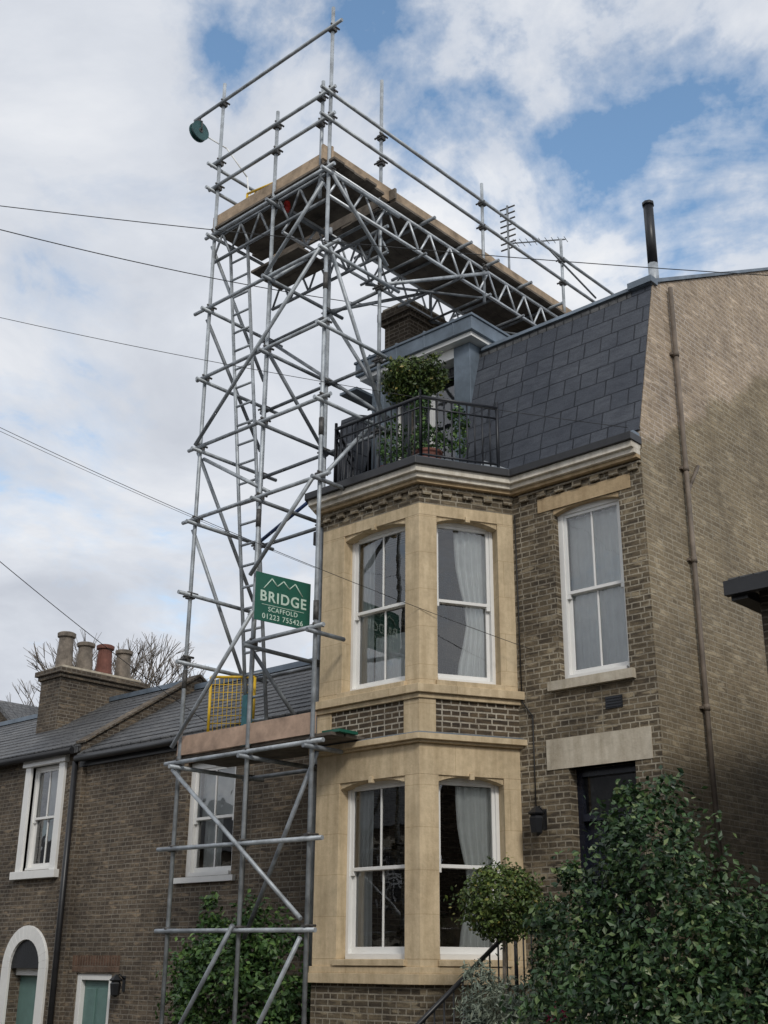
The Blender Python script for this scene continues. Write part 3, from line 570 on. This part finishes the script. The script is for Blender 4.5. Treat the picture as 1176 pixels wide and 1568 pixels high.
zz=[(.12,.42),(.24,.565),(.325,.48),(.42,.565),(.51,.48),(.60,.565),(.72,.42)]
for (u0,v0),(u1,v1) in zip(zz[:-1],zz[1:]):
    q.tube(Fs.p(u0,.002,z0+v0),Fs.p(u1,.002,z0+v1),.008,'signw',6)
q.lb(Fs,.1,W-.1,0,.004,z0+.212,z0+.218,'signw')
q.build("panel",SG)
def text(body,size,u,v,nm,off_=.003):
    c=bpy.data.curves.new(nm,'FONT'); c.body=body; c.size=size; c.align_x='CENTER'; c.extrude=.002; c.offset=off_; c.space_character=1.15; c.materials.append(M['signw'])
    ob=bpy.data.objects.new(nm,c); COL.objects.link(ob)
    m4=Matrix((( dx.x,0,nrm.x,0),(dx.y,0,nrm.y,0),(0,1,0,0),(0,0,0,1))); m4.translation=Vector(Fs.p(u,.004,z0+v)); ob.matrix_world=m4; ob.parent=SG
text("BRIDGE",.19,W/2,.26,"sign_title",.004); text("SCAFFOLD",.085,W/2,.135,"sign_subtitle",.001); text("01223 755426",.095,W/2,.035,"sign_number",.001)
# ================================================================ WIRES
def wire(p,q,sag,r=.009):
    p=Vector(p);q=Vector(q); c=MB(); pts=[]
    for i in range(25):
        s=i/24; v=p.lerp(q,s); v.z-=4*sag*s*(1-s); pts.append(v)
    c.path(pts,r,'wire',5); c.build("telephone_wire")
def ext(p,q,k=.5):
    p=Vector(p);q=Vector(q); return p+(p-q)*k
for p,q,sg,wr in (((-12.5,6.26,10.9),(-5.36,12.93,9.8),.1,.006),((-12.5,6.29,10.6),(-11.9,13.1,11.95),.12,.007),((-12.45,6.41,9.36),(-6.8,11.68,7.7),.12,.004),((-12.37,6.55,7.89),(-8.3,11.66,5.2),.12,.004),((-12.37,6.55,7.7),(-11.8,11.6,6.9),.05,.003),((-12.3,6.7,6.1),(-14.2,11.55,5.0),.05,.005)):
    wire(ext(p,q,.6),q,sg*2.2,wr)
# ================================================================ PLANTS
def foliage(name,blobs,n,leaf,k,spread=.16,ncl=60,stems=(),asp=1.7,fill=.35,extra=None):
    V=[];Fc=[]
    tot=sum(b[3]*b[4]+b[3]*b[5]+b[4]*b[5] for b in blobs)
    for (cx,cy,cz,rx,ry,rz) in blobs:
        nb=int(n*(rx*ry+rx*rz+ry*rz)/tot); kc=max(8,int(ncl*(rx*ry+rx*rz+ry*rz)/tot))
        d=rng.normal(size=(kc,3)); d/=np.linalg.norm(d,axis=1)[:,None]; rad=rng.uniform(.70,1.12,kc)
        cl=d*rad[:,None]*np.array([rx,ry,rz])
        idx=rng.integers(0,kc,nb); pts=cl[idx]+rng.normal(size=(nb,3))*spread*min(rx,ry,rz)
        m_=rng.random(nb)<fill; dd=rng.normal(size=(nb,3)); dd/=np.linalg.norm(dd,axis=1)[:,None]
        pts[m_]=(dd*rng.uniform(.5,1,nb)[:,None]*np.array([rx,ry,rz]))[m_]
        out=pts/np.array([rx,ry,rz]); out/=np.linalg.norm(out,axis=1)[:,None]+1e-6
        pts+=np.array([cx,cy,cz])
        nr=out*.7+rng.normal(size=(nb,3))*.7+np.array([0,0,.35]); nr/=np.linalg.norm(nr,axis=1)[:,None]
        t_=np.cross(nr,rng.normal(size=(nb,3))); t_/=np.linalg.norm(t_,axis=1)[:,None]; b_=np.cross(nr,t_)
        L_=leaf*rng.uniform(.6,1.3,nb)[:,None]; Wd=L_/asp
        p0=pts-t_*L_*.5; p2=pts+t_*L_*.5; p1=pts+b_*Wd*.5+nr*L_*.08; p3=pts-b_*Wd*.5+nr*L_*.08
        o=len(V); arr=np.stack([p0,p1,p2,p3],1).reshape(-1,3); V+=arr.tolist(); Fc+=[[o+4*i,o+4*i+1,o+4*i+2,o+4*i+3] for i in range(nb)]
    c=MB(); c.add(V,Fc,k)
    for p,q,r in stems: c.tube(p,q,r,'bark',8,r*.6)
    if extra: extra(c)
    return c.build(name,recalc=False)
foliage("large_shrub",[(-5.15,8.9,1.5,.95,.8,1.25),(-5.6,8.75,.9,.75,.7,1.25),(-4.6,8.8,1.0,.8,.8,1.3),(-5.2,8.9,2.5,.42,.4,.62),(-4.2,8.9,.8,.8,.7,1.2),(-5.85,8.8,1.9,.35,.35,.5)],40000,.062,'holly',.17,230,[((-5.1,8.9,G),(-5.1,8.9,1.6),.06),((-5.2,8.9,1.5),(-5.35,8.9,2.7),.03),((-4.8,8.9,G),(-4.5,8.9,1.5),.05)],fill=.35)
foliage("topiary_tree",[(-7.6,10.0,2.2,.43,.43,.38)],7000,.045,'box',.14,40,[((-7.6,10.0,.3),(-7.58,10.0,2.1),.025)],fill=.8)
foliage("column_conifer",[(-7.55,10.75,1.4,.25,.25,.95)],4000,.05,'holly',.2,40,[((-7.55,10.75,G),(-7.55,10.75,1.8),.03)],fill=.7)
foliage("lavender_bush",[(-6.95,9.2,1.15,.38,.35,.38),(-7.25,9.2,1.35,.18,.2,.35),(-6.7,9.1,.95,.3,.3,.4)],5500,.07,'lavender',.2,60,asp=4,fill=.6)
foliage("flowering_plant",[(-6.35,9.1,1.22,.09,.09,.08)],160,.04,'flower',.3,10,[((-6.35,9.1,.3),(-6.35,9.1,1.2),.01)],asp=1.1)
foliage("garden_hedge",[(-6.5,9.3,.5,.6,.4,.75),(-7.6,9.5,.4,.5,.4,.6)],5000,.07,'holly',.2,50,fill=.5)
foliage("climbing_shrub",[(-12.6,10.75,1.2,.75,.4,1.0),(-11.9,10.7,.9,.7,.35,1.0),(-13.2,10.8,1.3,.35,.35,.8),(-12.0,10.9,1.9,.45,.3,.5),(-11.3,10.8,.6,.5,.3,.8),(-13.0,10.8,2.1,.2,.2,.35)],11000,.085,'climber',.28,90,[((-12.5,10.8,G),(-12.5,10.8,1.4),.04),((-12,10.9,G),(-12,10.9,1.6),.04)],fill=.3)
def pot(c,x=-9.75,y=11.3): c.lathe(x,y,[(.13,7.63),(.18,7.95),(.2,7.97),(.2,8.0),(.15,8.0)],'terra',16)
foliage("balcony_bay_tree",[(-9.95,11.35,9.28,.46,.42,.30)],4600,.06,'box',.16,40,[((-9.95,11.35,7.9),(-9.95,11.35,9.2),.02)],fill=.55,extra=lambda c:pot(c,-9.95,11.35))
foliage("balcony_plant",[(-9.55,11.2,8.15,.25,.25,.26),(-10.3,11.3,8.35,.18,.2,.42),(-9.15,11.35,8.3,.13,.14,.38),(-9.75,11.3,8.8,.15,.12,.3)],3000,.055,'climber',.2,40,fill=.5,extra=lambda c:(pot(c,-9.55,11.2),pot(c,-10.3,11.3)))
bt=MB()
def branch(p,d,l,r,n):
    q=p+d*l; bt.tube(p,q,r,'bark',5,r*.7)
    if n==0: return
    for i in range(3 if n>1 else 4):
        e=(d+Vector((random.uniform(-1,1),random.uniform(-1,1),random.uniform(-.35,.75)))*.62).normalized(); branch(q,e,l*random.uniform(.62,.85),r*.6,n-1)
branch(Vector((-29.2,20,G)),Vector((0,0,1)),5.2,.2,0); 
for dd in ((-.9,0,1),(-.3,.2,1.1),(.25,-.2,1.2),(.6,.1,1),(0,0,1.3)): branch(Vector((-29.2,20,4.6)),Vector(dd).normalized(),1.9,.09,5)
bt.build("bare_tree",recalc=False)
# ================================================================ GROUND & STREET
g=MB(); g.box(-400,400,-400,400,G-.5,G-.15,'earth'); g.build("ground")
g=MB(); g.box(-60,60,-2.0,5.6,G-.149,G-.14,'asphalt'); g.build("road")
g=MB(); g.box(-60,60,5.75,8.0,G-.149,G,'paving'); g.box(-60,60,-5,-2.15,G-.149,G,'paving'); g.build("pavement")
g=MB(); 
for i in range(120): g.box(-60+i,-60+i+.99,5.6,5.749,G-.149,G+.003,'kerb'); g.box(-60+i,-60+i+.99,-2.149,-2.0,G-.149,G+.003,'kerb')
g.build("kerb")
g=MB(); g.box(-30,12,8.25,30,G-.149,G-.002,'earth'); g.build("front_garden")
g=MB(); g.box(-26,-8.3,8.0,8.22,G-.1,.3,'brick_left'); g.box(-6.7,8,8.0,8.22,G-.1,.3,'brick_left'); g.box(-26,-8.3,7.97,8.25,.3,.37,'lintel'); g.box(-6.7,8,7.97,8.25,.3,.37,'lintel'); g.build("garden_wall")
O=empty("opposite_terrace"); w=MB(); FO=Fr(0,-6,180)
ops=[]
for i in range(-12,30):
    c=i*2.6-4.0
    ops+= [(c,c+1.0,3.2,4.9),(c,c+1.0,.4,2.2)]
ops=[o_ for o_ in ops if o_[0]>-19 and o_[1]<49]
wall(w,FO,-20,50,G,5.6,.3,ops,'brick_left')
for o_ in ops:
    w.lb(FO,o_[0],o_[1],-.2,-.17,o_[2],o_[3],'black'); w.lb(FO,o_[0],o_[1],-.17,-.1,(o_[2]+o_[3])/2-.03,(o_[2]+o_[3])/2+.03,'white')
    for e in (o_[0],o_[1]-.07,(o_[0]+o_[1])/2-.02): w.lb(FO,e,e+.06,-.17,-.11,o_[2],o_[3],'white')
    w.lb(FO,o_[0]-.1,o_[1]+.1,0,.04,o_[3],o_[3]+.22,'lintel')
w.build("walls",O)
r=MB(); r.xprism([(-5.7,5.55),(-9.5,8.0),(-13.5,5.55)],-50,20,'slate')
for i in range(8): r.box(-46+i*8,-45+i*8,-10,-9,7.2,9.2,'brick_left')
r.build("roof",O)
# ================================================================ WORLD, SUN, CAMERA
sd=Vector((.72,-.50,.62)).normalized(); el=math.asin(sd.z); rot=math.atan2(sd.x,sd.y)
W_=bpy.data.worlds.new("World"); scene.world=W_; W_.use_nodes=True; nt=W_.node_tree; N=nt.nodes; L=nt.links; bg=N["Background"]
sky=N.new("ShaderNodeTexSky"); sky.sky_type='NISHITA'; sky.sun_disc=False; sky.sun_elevation=el; sky.sun_rotation=rot; sky.air_density=1.0; sky.dust_density=.6
tc=N.new("ShaderNodeTexCoord"); sp_=N.new("ShaderNodeSeparateXYZ"); L.new(tc.outputs["Generated"],sp_.inputs[0])
mx=N.new("ShaderNodeMath"); mx.operation='MAXIMUM'; L.new(sp_.outputs[2],mx.inputs[0]); mx.inputs[1].default_value=0; ad=N.new("ShaderNodeMath"); ad.operation='ADD'; L.new(mx.outputs[0],ad.inputs[0]); ad.inputs[1].default_value=.25
dv=N.new("ShaderNodeVectorMath"); dv.operation='DIVIDE'; cb=N.new("ShaderNodeCombineXYZ"); [L.new(ad.outputs[0],cb.inputs[i]) for i in range(3)]
L.new(tc.outputs["Generated"],dv.inputs[0]); L.new(cb.outputs[0],dv.inputs[1])
n1=noise_n(N,L,dv.outputs[0],4.2,9,.6); n1.inputs["Distortion"].default_value=.35
def math_(op,a,b=None,clamp=False):
    m_=N.new("ShaderNodeMath"); m_.operation=op; m_.use_clamp=clamp
    for i,v in enumerate((a,b)):
        if v is None: continue
        if isinstance(v,(int,float)): m_.inputs[i].default_value=v
        else: L.new(v,m_.inputs[i])
    return m_.outputs[0]
# turbulence so that the gaps between the clouds have ragged outlines
nw=noise_n(N,L,tc.outputs["Generated"],9,6,.62); wv=N.new("ShaderNodeVectorMath"); wv.operation='SUBTRACT'; L.new(nw.outputs["Color"],wv.inputs[0]); wv.inputs[1].default_value=(.5,.5,.5)
ww=N.new("ShaderNodeVectorMath"); ww.operation='MULTIPLY_ADD'; L.new(wv.outputs[0],ww.inputs[0]); ww.inputs[1].default_value=(.22,.22,.22); L.new(tc.outputs["Generated"],ww.inputs[2])
tot=None
for dvec,rad,amp in (((-.405,.69,.60),.105,.62),((-.345,.745,.575),.09,.50),((-.50,.53,.68),.085,.5),((-.585,.46,.68),.075,.5),((-.48,.605,.63),.06,.42),((-.29,.78,.556),.07,.42),((.5,.5,.6),.4,.3)):
    ds=N.new("ShaderNodeVectorMath"); ds.operation='DISTANCE'; L.new(ww.outputs[0],ds.inputs[0]); ds.inputs[1].default_value=Vector(dvec).normalized()
    q_=math_('SUBTRACT',1.0,math_('DIVIDE',ds.outputs["Value"],rad*1.25),True); q_=math_('MULTIPLY',q_,amp); tot=q_ if tot is None else math_('MAXIMUM',tot,q_)
n1c=math_('MULTIPLY',math_('SUBTRACT',n1.outputs["Fac"],.5),1.5)
cov=math_('SUBTRACT',math_('ADD',n1c,.78),tot)
cr=ramp(N,[(.34,(0,0,0)),(.50,(.45,.45,.45)),(.60,(.82,.82,.82)),(.74,(1,1,1))]); L.new(cov,cr.inputs[0])
n2=noise_n(N,L,dv.outputs[0],2.4,8,.58,(1,1,1.3)); n2.inputs["Distortion"].default_value=.35
cc=ramp(N,[(.30,(5.6,5.95,6.65)),(.46,(6.9,7.25,7.9)),(.58,(8.3,8.5,8.9)),(.70,(9.7,9.75,9.8))]); L.new(n2.outputs["Fac"],cc.inputs[0])
skb=mix(N,L,sky.outputs[0],(1.9,2.1,2.05),1.0,'MULTIPLY')
fin=mix(N,L,skb,cc.outputs[0],cr.outputs[0]); L.new(fin,bg.inputs["Color"]); bg.inputs["Strength"].default_value=.1
sl=bpy.data.lights.new("sun",'SUN'); sl.energy=1.5; sl.angle=math.radians(10); sl.color=(1,.96,.89); so=bpy.data.objects.new("sun",sl); COL.objects.link(so)
so.rotation_euler=sd.to_track_quat('Z','Y').to_euler(); so.location=(0,0,30)
A=math.radians(47.3); T=math.radians(20.7); RR=.0086
h=Vector((-math.cos(A),math.sin(A),0)); Z=Vector((0,0,1)); fwd=h*math.cos(T)+Z*math.sin(T); right=fwd.cross(Z).normalized(); up=right.cross(fwd)
r2=right*math.cos(RR)+up*math.sin(RR); u2=up*math.cos(RR)-right*math.sin(RR)
cam=bpy.data.cameras.new("camera"); co=bpy.data.objects.new("camera",cam); COL.objects.link(co)
mw=Matrix((r2,u2,-fwd)).transposed().to_4x4(); mw.translation=Vector((0,0,1.6)); co.matrix_world=mw
cam.sensor_fit='HORIZONTAL'; cam.sensor_width=36; cam.lens=56.42; cam.clip_end=2000; cam.clip_start=.1
scene.camera=co
scene.view_settings.view_transform='Standard'; scene.view_settings.look='None'; scene.view_settings.exposure=0
